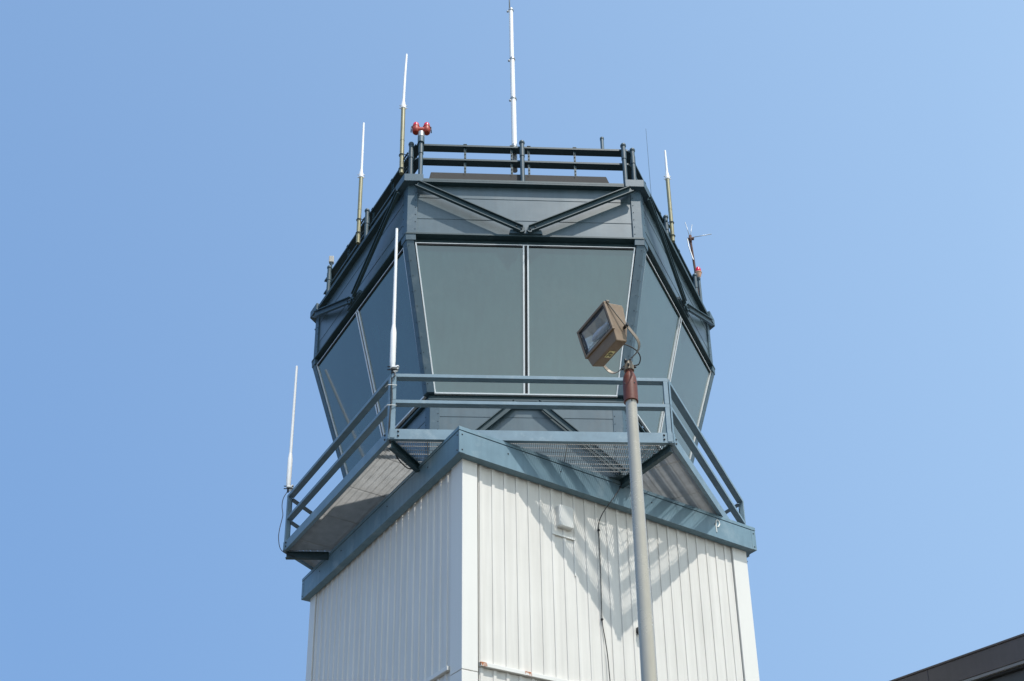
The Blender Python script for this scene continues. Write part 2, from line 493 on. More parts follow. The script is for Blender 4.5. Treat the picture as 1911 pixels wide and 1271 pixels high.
# --- cab
ZS, ZH, ZR = 11.243, 13.74, 14.825           # sill, window head, roof edge
def cant(z): return 2.587 + (z - 11.243) * 0.2455
for deg in HEX:
    F = frame(deg)
    # lower wall
    m = MB()
    hseg(m, F, 2.30, 2.535, 9.925, 10.955); hseg(m, F, 2.30, 2.540, 10.945, 11.19, 0.001)
    m.build('lower_wall', M['band'], tower)
    # sill channel
    m = MB()
    hseg(m, F, 2.40, 2.588, 11.205, 11.24); hseg(m, F, 2.40, 2.56, 11.241, 11.31)
    m.build('sill', M['dark'], tower, 0.004)
    # upper wall: three lapped sheets
    m = MB()
    hseg(m, F, 2.95, 3.175, 13.83, 14.165); hseg(m, F, 2.95, 3.180, 14.155, 14.585); hseg(m, F, 2.95, 3.185, 14.575, 14.90)
    m.build('upper_wall', M['band'], tower)
    # window-head flange beam
    m = MB()
    hseg(m, F, 3.06, 3.235, 13.795, 13.829, 0.001, 0.01); hseg(m, F, 3.02, 3.12, 13.70, 13.794)
    m.build('head_beam', M['dark'], tower, 0.004)
    # roof edge channel
    m = MB()
    hseg(m, F, 3.12, 3.27, 14.815, 14.845); hseg(m, F, 3.235, 3.27, 14.8451, 14.885); hseg(m, F, 3.0, 3.24, 14.8452, 14.88)
    m.build('roof_edge', M['dark'], tower, 0.003)
    # roofing kerb set behind the railing
    m = MB()
    m.hexa([F(-1.62, 2.8, 14.88), F(-1.58, 3.0, 14.88), F(1.5, 3.0, 14.88), F(1.55, 2.8, 14.88),
            F(-1.52, 2.8, 15.33), F(-1.50, 3.0, 15.30), F(1.36, 3.0, 15.30), F(1.38, 2.8, 15.33)])
    m.build('roof_kerb', M['roof'], tower, 0.01)
    # diagonal braces of the upper band
    for s in (-1, 1):
        p = F(s * 1.70, 3.285, 14.738); q = F(s * 0.07, 3.285, 13.885)
        m = MB()
        d = (q - p).normalized(); nrm = F(0, 1, 0)
        side = d.cross(nrm).normalized()
        if side.z < 0: side = -side
        # channel: web flat to the wall, two flanges outward
        m.bar(p, q, 0.012, 0.10, nrm.cross(d))
        hh = side * 0.052
        m.bar(p + hh + nrm * 0.018, q + hh + nrm * 0.018, 0.014, 0.05, nrm)
        m.bar(p - hh + nrm * 0.018, q - hh + nrm * 0.018, 0.014, 0.05, nrm)
        m.tube([q - nrm * 0.03, q + nrm * 0.010], 0.058, 14)
        for k in (0.0, 0.09):
            m.cur = 1; m.ball(q - d * k + nrm * 0.016, 0.013, axis=nrm)
        m.build('brace', [M['dark'], M['bolt']], tower)
    m = MB()
    m.prism([F(u, 3.17, z) for u, z in ((-0.26, 13.83), (0.26, 13.83), (0.24, 13.90), (-0.24, 13.90))],
            [F(u, 3.262, z) for u, z in ((-0.26, 13.83), (0.26, 13.83), (0.24, 13.90), (-0.24, 13.90))])
    m.build('gusset', M['column'], tower)
    # lower braces spreading from under the sill
    for s in (-1, 1):
        p = F(s * 0.16, 2.592, 11.19); q = F(s * 1.42, 2.592, 9.98)
        d = (q - p).normalized(); nrm = F(0, 1, 0)
        side = d.cross(nrm).normalized()
        if side.z < 0: side = -side
        m = MB()
        m.bar(p, q, 0.012, 0.088, nrm.cross(d))
        hh = side * 0.047
        m.bar(p + hh + nrm * 0.012, q + hh + nrm * 0.012, 0.012, 0.036, nrm)
        m.bar(p - hh + nrm * 0.012, q - hh + nrm * 0.012, 0.012, 0.036, nrm)
        m.build('lower_brace', M['dark'], tower)
    m = MB()
    m.prism([F(u, 2.54, z) for u, z in ((-0.24, 11.09), (0.24, 11.09), (0.18, 11.20), (-0.18, 11.20))],
            [F(u, 2.582, z) for u, z in ((-0.24, 11.09), (0.24, 11.09), (0.18, 11.20), (-0.18, 11.20))])
    m.build('lower_gusset', M['dark'], tower)
    # window: aluminium frame, two panes and a double mullion
    def W(z, off): return cant(z) + off
    fr = MB()
    zt, zb = 13.66, 11.325
    def slab(mb, pts, o0, o1):               # polygon (u, z) on the canted plane between two offsets
        mb.prism([F(u, W(z, o0), z) for u, z in pts], [F(u, W(z, o1), z) for u, z in pts])
    ut, ub = 1.715, 1.40
    t = 0.020
    for s in (-1, 1):
        slab(fr, [(s * ub, zb), (s * (ub - t), zb), (s * (ut - t), zt), (s * ut, zt)], -0.03, 0.006)
        slab(fr, [(s * 0.046, zb), (s * 0.022, zb), (s * 0.022, zt), (s * 0.046, zt)], -0.03, 0.006)
    slab(fr, [(-ub, zb - 0.02), (ub, zb - 0.02), (ub, zb), (-ub, zb)], -0.03, 0.010)
    slab(fr, [(-ut, zt + 0.001), (ut, zt + 0.001), (ut, zt + 0.010), (-ut, zt + 0.010)], -0.03, 0.006)
    win = fr.build('window', M['alu'], tower)
    ga = MB()
    slab(ga, [(-0.0215, zb), (0.0215, zb), (0.0215, zt), (-0.0215, zt)], -0.03, -0.008)
    slab(ga, [(-(ut - t), zt - 0.02), (-0.047, zt - 0.02), (-0.047, zt), (-(ut - t), zt)], -0.03, 0.004)
    slab(ga, [(ut - t, zt - 0.02), (0.047, zt - 0.02), (0.047, zt), (ut - t, zt)], -0.03, 0.004)
    ga.build('gasket', M['gap'], win)
    for s in (-1, 1):
        pn = MB()
        ztp = zt - 0.0205
        ue = ub - t + (ut - ub) * (ztp - zb) / (zt - zb)
        slab(pn, [(s * 0.0465, zb), (s * (ub - t - 0.001), zb), (s * (ue - 0.001), ztp), (s * 0.0465, ztp)], -0.034, -0.016)
        pn.build('pane', M['pane'], win)
# corner columns: folded cover plates in three lengths, with bolt rows
for deg in (-120, -60, 0, 60, 120, 180):
    Fl, Fr = frame(deg - 30), frame(deg + 30)
    m = MB()
    def cplate(z0, a0, z1, a1, leg, proud):
        for Fx, s in ((Fl, 1), (Fr, -1)):
            q = []
            for z, a in ((z0, a0), (z1, a1)):
                hi, lo = a + proud, a - 0.20
                e = hi * T30
                q.append([Fx(s * (e - leg), lo, z), Fx(s * (e - leg), hi, z), Fx(s * (e - 0.0006), hi, z), Fx(s * (lo * T30 - 0.0006), lo, z)])
            m.prism(q[0], q[1])
    cplate(13.83, 3.19, 14.81, 3.19, 0.155, 0.014)
    cplate(11.315, cant(11.315), 13.69, cant(13.69), 0.118, 0.022)
    cplate(13.69, 3.19, 13.829, 3.20, 0.155, 0.03)
    cplate(9.95, 2.535, 11.2, 2.535, 0.15, 0.012)
    m.cur = 1
    for Fx, s in ((Fl, 1), (Fr, -1)):
        z = 13.92
        while z < 14.75:
            for dd in (0.128,):
                m.ball(Fx(s * (3.204 * T30 - dd), 3.205, z), 0.0085, 6, 4, Fx(0, 1, 0))
            z += 0.145
        z = 11.45
        while z < 13.65:
            a = cant(z) + 0.022
            m.ball(Fx(s * (a * T30 - 0.03), a, z), 0.0085, 6, 4, Fx(0, 1, 0)); z += 0.24
        z = 10.15
        while z < 11.1:
            for dd in (0.125,):
                m.ball(Fx(s * (2.547 * T30 - dd), 2.548, z), 0.0085, 6, 4, Fx(0, 1, 0))
            z += 0.14
    m.build('corner_column', [M['column'], M['bolt']], tower, 0.004)
    # corner cap of the roof edge
    m = MB()
    for Fx, s in ((Fl, 1), (Fr, -1)):
        q = []
        for z in (14.798, 14.94):
            q.append([Fx(s * (3.30 * T30 - 0.30), 3.13, z), Fx(s * (3.30 * T30 - 0.30), 3.30, z),
                      Fx(s * (3.30 * T30 - 0.0006), 3.30, z), Fx(s * (3.13 * T30 - 0.0006), 3.13, z)])
        m.prism(q[0], q[1])
    m.build('roof_corner_cap', M['column'], tower, 0.004)
m = MB()
m.prism([frame(d)(-3.1 * T30, 3.1, 14.70) for d in HEX], [frame(d)(-3.1 * T30, 3.1, 14.84) for d in HEX])
m.build('roof', M['roof'], tower)

# ------------------------------------------------------------------ catwalk
cw = empty('catwalk', TC + Vector((0, 0, 9.92)), PSI,
           'blue-grey steel catwalk with open grating deck and double handrails round the cab', 'catwalk')
def down(F, z): return lambda u, w, zz: F(u, w, zz - z)
for deg in HEX:
    F = down(frame(deg), 9.92)
    m = MB()
    hseg(m, F, 3.455, 3.466, 9.926, 10.09); hseg(m, F, 3.405, 3.4548, 9.926, 9.936); hseg(m, F, 3.405, 3.4548, 10.08, 10.0895)
    m.build('edge_beam', M['rail'], cw)
    # grating: bearing bars across the deck, twisted rods along it
    m = MB()
    wi, wo = 2.555, 3.404
    u = -int(wo * T30 / 0.030) * 0.030
    k = 0
    while u < wo * T30:
        ws = max(wi, abs(u) / T30 + 0.012)
        if wo - ws > 0.02:
            th = 0.0022
            if k % 33 == 16: th = 0.007
            m.box(F, u - th, u + th, ws, wo, 9.947, 9.972)
        u += 0.030; k += 1
    w = wi + 0.06
    while w < wo:
        e = w * T30 - 0.012
        m.box(F, -e, e, w - 0.003, w + 0.003, 9.962, 9.9705)
        w += 0.1016
    e = wo * T30 - 0.01
    m.build('deck_grating', M['galv'], cw)
    # handrails
    e = 3.464 * T30
    for nm, z0, z1 in (('top_rail', 10.966, 11.021), ('mid_rail', 10.523, 10.578)):     # angle sections
        m = MB()
        hseg(m, F, 3.454, 3.464, z0, z1, 0.008)
        hseg(m, F, 3.362, 3.4538, z0, z0 + 0.008, 0.008)
        m.build(nm, M['rail'], cw, 0.003)
    for s in (-1, 1):
        m = MB()
        u0, u1 = sorted((s * (e - 0.012), s * (e - 0.077)))
        ui = s * (e - 0.077)
        a, b_ = sorted((ui, ui + s * 0.009))
        for z0, z1 in ((9.93, 10.522), (10.579, 10.965)):
            m.box(F, u0, u1, 3.4665, 3.475, z0, z1) if False else m.box(F, u0, u1, 3.456, 3.465, z0 + (0.161 if z0 < 10 else 0), z1)
            m.box(F, a, b_, 3.399, 3.4558, z0 + 0.01, z1)
        if True:
            m.box(F, u0, u1, 3.4665, 3.4755, 9.94, 10.10)
        m.cur = 1
        for zz in (9.98, 10.05):
            m.ball(F(s * (e - 0.125), 3.468, zz), 0.017, axis=F(0, 1, 9.92))
        m.build('post', [M['rail'], M['bolt']], cw, 0.003)
for deg in (-120, -60, 0, 60, 120, 180):
    F = down(frame(deg), 9.92)
    m = MB()
    wb = 2.80 if deg in (-60, 120) else 3.23
    m.box(F, -0.04, 0.04, wb, 3.95, 9.805, 9.815)
    m.box(F, -0.006, 0.006, wb, 3.94, 9.8152, 9.915)
    m.box(F, -0.04, 0.04, wb, 3.94, 9.9152, 9.925)
    m.build('radial_beam', M['dark'], cw, 0.003)

# ------------------------------------------------------------------ roof railing
rr_ = empty('roof_railing', TC + Vector((0, 0, 14.88)), PSI,
            'dark green-grey double railing of flat channels on pipe posts round the tower roof', 'railing')
for deg in HEX:
    F = down(frame(deg), 14.88)
    for nm, z in (('top_rail', 15.85), ('lower_rail', 15.55)):
        m = MB()
        ea = eb = 1.735
        if deg == 210: ea = 2.0                 # the side rails run past the far corners
        if deg == -30: eb = 1.86
        if deg in (150, 30): ea = eb = 1.66
        z += 0.004 * (HEX.index(deg) % 2)
        m.box(F, -ea, eb, 2.905, 3.020, z - 0.006, z + 0.006)
        m.box(F, -ea, eb, 3.0205, 3.030, z - 0.016, z + 0.018)
        m.box(F, -ea, eb, 2.895, 2.9045, z - 0.006, z + 0.03)
        m.build(nm, M['dark'], rr_)
    for u in (-1.665, -0.015, 1.66):
        m = MB()
        ztop = 15.955 if (deg == -90 and u < -1) else 15.89
        m.lathe(F(u, 3.068, 14.885), [(0.037, 0), (0.037, ztop - 14.885)])
        m.lathe(F(u, 3.068, 15.60), [(0.043, 0), (0.043, 0.16)])
        if ztop < 15.95:
            m.ball(F(u, 3.068, ztop + 0.01), 0.05, 12, 6)
        m.build('post', M['post'], rr_)
    for u in (-0.945, -0.182, 0.10, 0.857):
        m = MB()
        m.box(F, u - 0.018, u + 0.018, 2.99, 2.995, 15.26, 15.84)
        m.box(F, u - 0.018, u - 0.012, 2.9955, 3.01, 15.26, 15.84)
        m.box(F, u - 0.03, u + 0.03, 2.985, 3.035, 15.872, 15.884)
        for z in (15.33, 15.40, 15.62, 15.70, 15.76):
            m.ball(F(u, 2.997, z), 0.011, 6, 4, F(0, 1, 14.88))
        m.build('strut_clip', M['dark'], rr_)

# ------------------------------------------------------------------ antennas
def LW(deg, u, w, z):
    """Tower-local face coordinates to world."""
    p = frame(deg)(u, w, z); c, s = math.cos(PSI), math.sin(PSI)
    return Vector((c * p.x - s * p.y + TC.x, s * p.x + c * p.y + TC.y, z))
def LX(x, y, z):
    c, s = math.cos(PSI), math.sin(PSI)
    return Vector((c * x - s * y + TC.x, s * x + c * y + TC.y, z))

def roof_antenna(label, deg, u, zb, zj, zt, lean=0.0):
    base = LW(deg, u, 3.15, zb)
    t = empty('whip_antenna', base, PSI, label, 'antenna', 'white whip antennas clamped to the roof railing')
    h = zj - zb
    m = MB(); m.lathe((0, 0, 0), [(0.036, 0), (0.036, h * 0.5)], 14)
    m.lathe((0, 0, h * 0.5 + 0.001), [(0.038, 0), (0.038, 0.012)], 14); m.lathe((0, 0, h * 0.5 + 0.014), [(0.036, 0), (0.036, h * 0.5 - 0.014)], 14)
    m.build('support_pipe', M['olive'], t)
    m = MB(); H = zt - zj
    m.lathe((0, 0, h + 0.001), [(0.036, 0), (0.044, 0.01), (0.044, 0.07), (0.026, 0.17), (0.024, 0.20)], 14)
    m.tube([(0, 0, h + 0.20), (lean * 0.4, 0, h + H * 0.6), (lean, 0, h + H)], [0.024, 0.022, 0.018], 12)
    m.build('whip', M['fibre'], t)
    m = MB()
    for z in (0.02, 0.08): 
        m.tube([(-0.065, 0, h + z), (0.065, 0, h + z)], 0.008, 6)
    m.build('set_screw', M['fibre'], t)
    # U-bolts reaching back to the railing post
    a = R(deg); n = Vector((math.cos(a), math.sin(a), 0)); tt = Vector((-n.y, n.x, 0))
    for z in (15.78, 15.48):
        m = MB(); zz = z - zb
        pts = [n * -0.16 + tt * 0.05 + Vector((0, 0, zz)), n * 0.0 + tt * 0.045 + Vector((0, 0, zz))]
        for k in range(7):
            an = R(-90 + 30 * k) 
            pts.append(n * (0.045 * math.cos(an)) - tt * (0.045 * math.sin(an)) + Vector((0, 0, zz)))
        pts += [n * -0.16 - tt * 0.05 + Vector((0, 0, zz))]
        m.tube(pts, 0.007, 6)
        m.bar(n * -0.06 - tt * 0.10 + Vector((0, 0, zz)), n * -0.06 + tt * 0.10 + Vector((0, 0, zz)), 0.02, 0.025, (0, 0, 1))
        m.build('clamp', M['dark'], t)
    return t
roof_antenna('tall white whip antenna on an olive pipe just left of the red twin beacon', -150, 1.485, 15.39, 16.81, 18.08, 0.03)
roof_antenna('white whip antenna on an olive pipe midway along the left roof railing', -150, -0.17, 15.26, 16.75, 18.08)
roof_antenna('shorter white whip antenna on an olive pipe at the right roof railing', -30, 0.04, 15.36, 16.79, 17.49)

def deck_antenna(label, loc, zj, zt):
    t = empty('whip_antenna', loc, PSI, label, 'antenna', 'white whip antennas on the catwalk corner posts')
    z0 = loc[2]
    m = MB()
    m.lathe((0, 0, 0.03), [(0.030, 0), (0.040, 0.02), (0.040, 0.10), (0.043, 0.12), (0.043, zj - z0 - 0.1), (0.027, zj - z0 + 0.02)], 16)
    m.lathe((0, 0, zj - z0 + 0.051), [(0.0265, 0), (0.024, (zt - zj) * 0.5), (0.021, zt - zj - 0.07), (0.012, zt - zj - 0.06)], 14)
    m.build('whip', M['fibre'], t)
    m = MB()
    m.tube([(0.02, 0, -0.03), (0.06, 0, 0.0), (0.075, 0, 0.08)], 0.022, 8)
    m.bar((0.0, -0.05, 0.02), (0.07, -0.05, 0.02), 0.05, 0.02, (0, 0, 1))
    m.build('mount_bracket', M['fibre'], t)
    m = MB()
    for z in (0.0, 0.05): m.tube([(-0.07, -0.02, z), (0.09, -0.02, z)], 0.009, 6)
    m.lathe((0, 0, -0.06), [(0.018, 0), (0.018, 0.09)], 8)
    m.build('u_bolt', M['bolt'], t)
    return t
pf = LW(-90, -1.985, 3.44, 11.09)
ta = deck_antenna('thick white whip antenna on the front left catwalk corner post', pf, 11.83, 13.70)
m = MB()
m.tube(smooth([(0.03, -0.02, -0.05), (0.045, -0.05, -0.12), (0.0, -0.045, -0.2), (0.01, -0.04, -0.5), (-0.02, -0.03, -0.9), (-0.01, 0.0, -1.15),
        (0.02, 0.06, -1.20), (0.09, 0.30, -1.27), (0.20, 0.57, -1.25), (0.27, 0.74, -1.17)]), 0.009, 7)
m.build('cable', M['rubber'], ta)
m = MB()
for z in (-0.28, -0.62):
    m.tube([(-0.09, -0.03, z - 0.03), (-0.05, -0.075, z - 0.02), (0.02, -0.05, z), (0.075, -0.035, z + 0.004)], 0.0055, 6)
m.build('cable_tie', M['tie'], ta)
pl = LX(-3.985, -0.03, 11.13)
tb = deck_antenna('slim white whip antenna at the far left end of the catwalk rail', pl, 11.80, 13.71)
m = MB()
m.tube(smooth([(0, -0.02, -0.05), (-0.06, -0.04, -0.2), (-0.075, -0.04, -0.35), (-0.05, -0.04, -0.52), (-0.06, -0.04, -0.62), (-0.085, -0.05, -0.8), (-0.09, -0.05, -1.0), (-0.03, -0.02, -1.2), (0.2, 0.0, -1.3)]), 0.0065, 7)
m.build('cable', M['rubber'], tb)

# tall sectional mast behind the front railing
b0 = LW(-90, -0.125, 2.86, 15.25)
mast = empty('antenna_mast', b0, PSI, 'tallest antenna, a white sectional mast clamped behind the front roof railing', 'antenna')
m = MB(); m.lathe((0, 0, 0.27), [(0.036, 0), (0.046, 0.001), (0.046, 0.50), (0.050, 0.501), (0.050, 0.55)], 16)
m.build('mast_base', M['stick'], mast)
zz = [16.07, 17.12, 18.05, 19.25]
rads = [0.046, 0.042, 0.038]
for i in range(3):
    m = MB(); m.lathe((-0.006 * i, 0, zz[i] - 15.25), [(rads[i], 0), (rads[i] - 0.002, zz[i + 1] - zz[i] - 0.002)], 16)
    m.build('mast_section', M['fibre'], mast)
    m = MB()
    m.lathe((-0.006 * i, 0, zz[i + 1] - 15.25 - 0.02), [(rads[i] + 0.008, 0), (rads[i] + 0.008, 0.03)], 16)
    m.ball((-0.06 - 0.006 * i, -0.02, zz[i + 1] - 15.25 - 0.06), 0.02, 8, 5)
    m.build('clamp', M['stick'], mast)
m = MB(); m.tube([(-0.035, 0, 19.25 - 15.25), (-0.04, 0, 20.6 - 15.25)], [0.012, 0.006], 8)
m.build('tip_rod', M['stick'], mast)

# thin wire whip and stub pipe behind the railing
b0 = LX(2.52, -1.136, 14.86)
t = empty('wire_antenna', b0, PSI, 'hair-thin dark wire aerial standing on the roof behind the right railing', 'antenna')
m = MB(); m.lathe((0, 0, 0), [(0.03, 0), (0.03, 0.12), (0.012, 0.16)], 10); m.build('mount', M['dark'], t)
m = MB(); m.lathe((0, 0, 0.16), [(0.005, 0), (0.004, 1.7), (0.003, 3.46)], 8); m.build('wire', M['dark'], t)
t = empty('vent_pipe', LW(-90, 1.333, 2.96, 15.88), PSI, 'short dark pipe stub poking above the front roof railing', 'pipe')
m = MB(); m.lathe((0, 0, 0), [(0.03, 0), (0.03, 0.26)], 14); m.build('pipe', M['column'], t)
m = MB(); m.lathe((0, 0, 0.2601), [(0.034, 0), (0.034, 0.035), (0.02, 0.04)], 14); m.build('pipe_cap', M['dark'], t)

# ------------------------------------------------------------------ beacons
t = empty('obstruction_beacon', LW(-90, -1.665, 3.068, 15.955), PSI,
          'red twin-globe obstruction beacon on the front left roof railing post', 'beacon')
m = MB(); m.lathe((0, 0, 0), [(0.052, 0), (0.056, 0.005), (0.056, 0.10), (0.045, 0.11)], 16); m.build('collar', M['stick'], t)
m = MB(); m.lathe((0, 0, -0.12), [(0.056, 0), (0.056, 0.118)], 16); m.build('lower_collar', M['column'], t)
m = MB()
m.tube([(-0.11, 0, 0.17), (-0.10, 0, 0.155), (0.10, 0, 0.155), (0.11, 0, 0.17)], [0.03, 0.052, 0.052, 0.03], 14)
for s in (-1, 1):
    m.lathe((s * 0.088, 0, 0.10), [(0.045, 0), (0.060, 0.02), (0.064, 0.06), (0.062, 0.11), (0.066, 0.112), (0.066, 0.125)], 16)
m.build('housing', M['red'], t)
for s in (-1, 1):
    m = MB(); m.lathe((s * 0.088, 0, 0.2255), [(0.052, 0), (0.054, 0.03), (0.048, 0.065), (0.03, 0.088), (0.002, 0.095)], 16)
    gb_ = m.build('globe', M['globe'], t)
    m = MB()
    m.tube([(s * 0.16, -0.03, 0.20), (s * 0.165, -0.03, 0.08)], 0.009, 6); m.tube([(s * 0.12, -0.03, 0.20), (s * 0.165, -0.03, 0.20)], 0.009, 6)
    m.build('latch', M['bolt'], t)
t = empty('obstruction_beacon', LX(3.62, 0.108, 15.9), PSI,
          'single red-domed beacon with a peach base at the right end of the roof', 'beacon')
m = MB(); m.lathe((0, 0, -1.0), [(0.03, 0), (0.03, 1.08)], 12); m.tube([(0, 0, 0.08), (-0.03, -0.03, 0.12)], 0.04, 10); m.build('post', M['column'], t)
m = MB(); m.lathe((0, 0, 0.13), [(0.03, 0), (0.05, 0.05), (0.062, 0.11), (0.07, 0.115), (0.07, 0.13)], 16); m.build('housing', M['amber'], t)
m = MB(); m.lathe((0, 0, 0.2605), [(0.056, 0), (0.058, 0.05), (0.05, 0.095), (0.03, 0.125), (0.002, 0.135)], 16); m.build('globe', M['globe'], t)
# rusty dipole mast
t = empty('dipole_antenna', LX(3.575, 0.111, 15.0), PSI,
          'small rusty mast with three thin dipole rods at the right roof end', 'antenna')
m = MB(); m.tube([(0, 0, 0), (-0.01, 0, 1.2), (-0.05, 0, 1.98)], 0.024, 10); m.build('mast', M['rustpipe'], t)
m = MB()
m.tube([(-0.1, 0, 1.99), (0.02, 0, 2.01)], 0.03, 8); m.tube([(-0.05, 0, 1.9), (-0.045, 0, 2.08)], 0.03, 8)
m.build('junction', M['rustpipe'], t)
m = MB(); m.tube([(-0.11, -0.02, 1.98), (-0.10, -0.02, 1.80), (-0.035, -0.03, 1.45)], 0.012, 6); m.build('stay', M['stick'], t)
for q in ((-0.12, 0, 2.42), (0.02, 0.02, 2.38), (0.36, -0.1, 2.04)):
    m = MB(); m.tube([(-0.05, 0, 2.03), q], 0.007, 7); m.build('dipole_rod', M['stick'], t)
# small beige box at the left end
t = empty('junction_box', LX(-3.50, 0.15, 15.9), PSI, 'small pale grey box on a stem at the left end of the roof railing', 'box')
m = MB()
m.hexa([(-0.046, -0.04, 0.33), (0.046, -0.04, 0.33), (0.046, 0.04, 0.33), (-0.046, 0.04, 0.33),
        (-0.046, -0.04, 0.48), (0.046, -0.04, 0.48), (0.046, 0.04, 0.48), (-0.046, 0.04, 0.48)])
m.build('case', M['beige'], t, 0.012)
m = MB(); m.lathe((0, 0, -1.0), [(0.022, 0), (0.022, 1.28), (0.035, 1.325)], 10); m.build('stem', M['post'], t)

# ------------------------------------------------------------------ cable hanging down the wall
F = frame(-60)
c0 = LW(-60, -0.36, 2.67, 6.0)
t = empty('wall_cable', c0, PSI, 'thin black cable hanging down the sunlit white wall beside the vent', 'cable')
pts = [(0.003, 2.84, 9.93), (-0.03, 2.83, 9.80), (-0.20, 2.82, 9.53), (-0.297, 2.72, 9.345), (-0.357, 2.675, 9.17), (-0.364, 2.672, 9.03),
       (-0.374, 2.68, 8.33), (-0.388, 2.678, 7.64), (-0.35, 2.682, 7.3), (-0.32, 2.68, 7.05), (-0.317, 2.70, 6.68), (-0.316, 2.715, 6.56), (-0.31, 2.68, 6.0)]
org = F(-0.36, 2.67, 6.0)
m = MB(); m.tube(smooth([F(*p) - org for p in pts]), 0.0075, 7); m.build('sheath', M['rubber'], t)
m = MB()
for q in ((-0.362, 2.672, 9.05), (-0.386, 2.675, 7.62)):
    m.ball(F(*q) - org, 0.022, 8, 5)
m.build('clip', M['rubber'], t)

# ------------------------------------------------------------------ floodlight on its pole
PB = Vector((1.118, 8.0, 0))
fl = empty('floodlight', PB, 0, 'tan floodlight with a yellow label on a tall aluminium pole before the tower', 'floodlight')
m = MB(); m.lathe((0, 0, 0), [(0.22, 0), (0.22, 0.03)], 24); m.lathe((0, 0, 0.0301), [(0.092, 0), (0.0505, 7.40)], 32)
m.build('pole', M['pole'], fl)
m = MB()
m.lathe((0, 0, 7.33), [(0.0535, 0), (0.066, 0.0), (0.066, 0.20), (0.060, 0.26), (0.047, 0.30), (0.036, 0.315), (0.036, 0.36)], 28)
sl = m.build('sleeve', M['sleeve'], fl)
m = MB()
for a in (-60, -140, 20):
    m.ball((0.066 * math.cos(R(a)), 0.066 * math.sin(R(a)), 7.50), 0.007, 6, 4)
m.ball((0, -0.053, 7.315), 0.007, 6, 4)
m.build('set_screw', M['bolt'], sl)
m = MB()
m.lathe((0, 0, 7.665), [(0.046, 0), (0.050, 0.004), (0.050, 0.05), (0.040, 0.06), (0.036, 0.10)], 10)
br = m.build('bracket', M['strap'], fl)
m = MB()
for a in (-15, 165, -100):
    m.tube([(0.045 * math.cos(R(a)), 0.045 * math.sin(R(a)), 7.70), (0.068 * math.cos(R(a)), 0.068 * math.sin(R(a)), 7.70)], 0.010, 6)
m.tube([(-0.03, -0.02, 7.75), (-0.03, -0.02, 7.785)], 0.012, 6); m.tube([(0.015, 0.0, 7.76), (0.015, 0.0, 7.80)], 0.012, 6)
m.build('bolt', M['bolt'], br)
A = Vector((0.888, 7.639, 8.152)) - PB
e1, e2, e3 = Vector((-0.2198, 0.3987, -0.0186)), Vector((0.0689, 0.0258, -0.2623)), Vector((0.1847, 0.1045, 0.0587))
def L(i, a, b): return A + e1 * i + e2 * a + e3 * b
# housing: tapered lower front, sloped back, open front
m = MB()
sec = [(0, 0.0), (0.0, 0.97), (0.10, 1.02), (0.89, 0.86), (1.42, 0.63), (1.43, 0.05), (1.02, 0.0)]
ins = [0, 0.03, 0.05, 0.05, 0.075, 0.06, 0.0]
lo = [L(i, a, b) for (a, b), i in zip(sec, ins)]
hi = [L(1 - i, a, b) for (a, b), i in zip(sec, ins)]
b = len(m.v); m.v += [tuple(p) for p in lo + hi]; n = len(sec)
m.face([b + i for i in reversed(range(n))]); m.face([b + n + i for i in range(n)])
for i in range(n - 1):                       # the side between the last and first point stays open for the glass
    m.face([b + i, b + i + 1, b + n + i + 1, b + n + i])
m.build('housing', M['tan'], fl, 0.010)
# bezel
m = MB()
for i0, i1, a0, a1 in ((-0.01, 1.01, -0.03, 0.06), (-0.01, 1.01, 0.96, 1.05), (-0.01, 0.045, 0.0605, 0.9595), (0.955, 1.01, 0.0605, 0.9595)):
    m.hexa([L(i0, a0, 0.06), L(i1, a0, 0.06), L(i1, a1, 0.06), L(i0, a1, 0.06),
            L(i0, a0, -0.07), L(i1, a0, -0.07), L(i1, a1, -0.07), L(i0, a1, -0.07)])
m.build('bezel', M['tan'], fl, 0.005)
m = MB()
for i0, i1, a0, a1 in ((0.046, 0.954, 0.061, 0.085), (0.046, 0.954, 0.935, 0.959), (0.046, 0.062, 0.0855, 0.9345), (0.938, 0.954, 0.0855, 0.9345)):
    m.hexa([L(i0, a0, 0.04), L(i1, a0, 0.04), L(i1, a1, 0.04), L(i0, a1, 0.04),
            L(i0, a0, -0.05), L(i1, a0, -0.05), L(i1, a1, -0.05), L(i0, a1, -0.05)])
m.build('glass_gasket', M['gap'], fl)
m = MB()
m.hexa([L(0.063, 0.086, 0.02), L(0.937, 0.086, 0.02), L(0.937, 0.934, 0.02), L(0.063, 0.934, 0.02),
        L(0.063, 0.086, -0.01), L(0.937, 0.086, -0.01), L(0.937, 0.934, -0.01), L(0.063, 0.934, -0.01)])
m.build('lens', M['glass'], fl)
# faceted reflector bowl behind the glass
m = MB()
NU, NV = 6, 4
grid = []
for j in range(NV + 1):
    for i in range(NU + 1):
        x = 0.065 + 0.87 * i / NU; y = 0.09 + 0.84 * j / NV
        dpt = 0.62 * (1 - (2 * i / NU - 1) ** 2 * 0.8) * (1 - (2 * j / NV - 1) ** 2 * 0.85) + 0.05
        dpt += random.uniform(-0.13, 0.13) if 0 < i < NU and 0 < j < NV else 0
        grid.append(tuple(L(x, y, min(dpt, 0.78))))
m.v += grid
for j in range(NV):
    for i in range(NU):
        m.face([j * (NU + 1) + i, j * (NU + 1) + i + 1, (j + 1) * (NU + 1) + i + 1, (j + 1) * (NU + 1) + i])
ro = m.build('reflector', M['reflector'], fl)
m = MB(); m.tube([L(0.25, 0.5, 0.3), L(0.35, 0.5, 0.3), L(0.5, 0.5, 0.3), L(0.7, 0.5, 0.3), L(0.8, 0.5, 0.3)], [0.012, 0.02, 0.032, 0.03, 0.012], 12)
m.build('bulb', M['fibre'], fl)
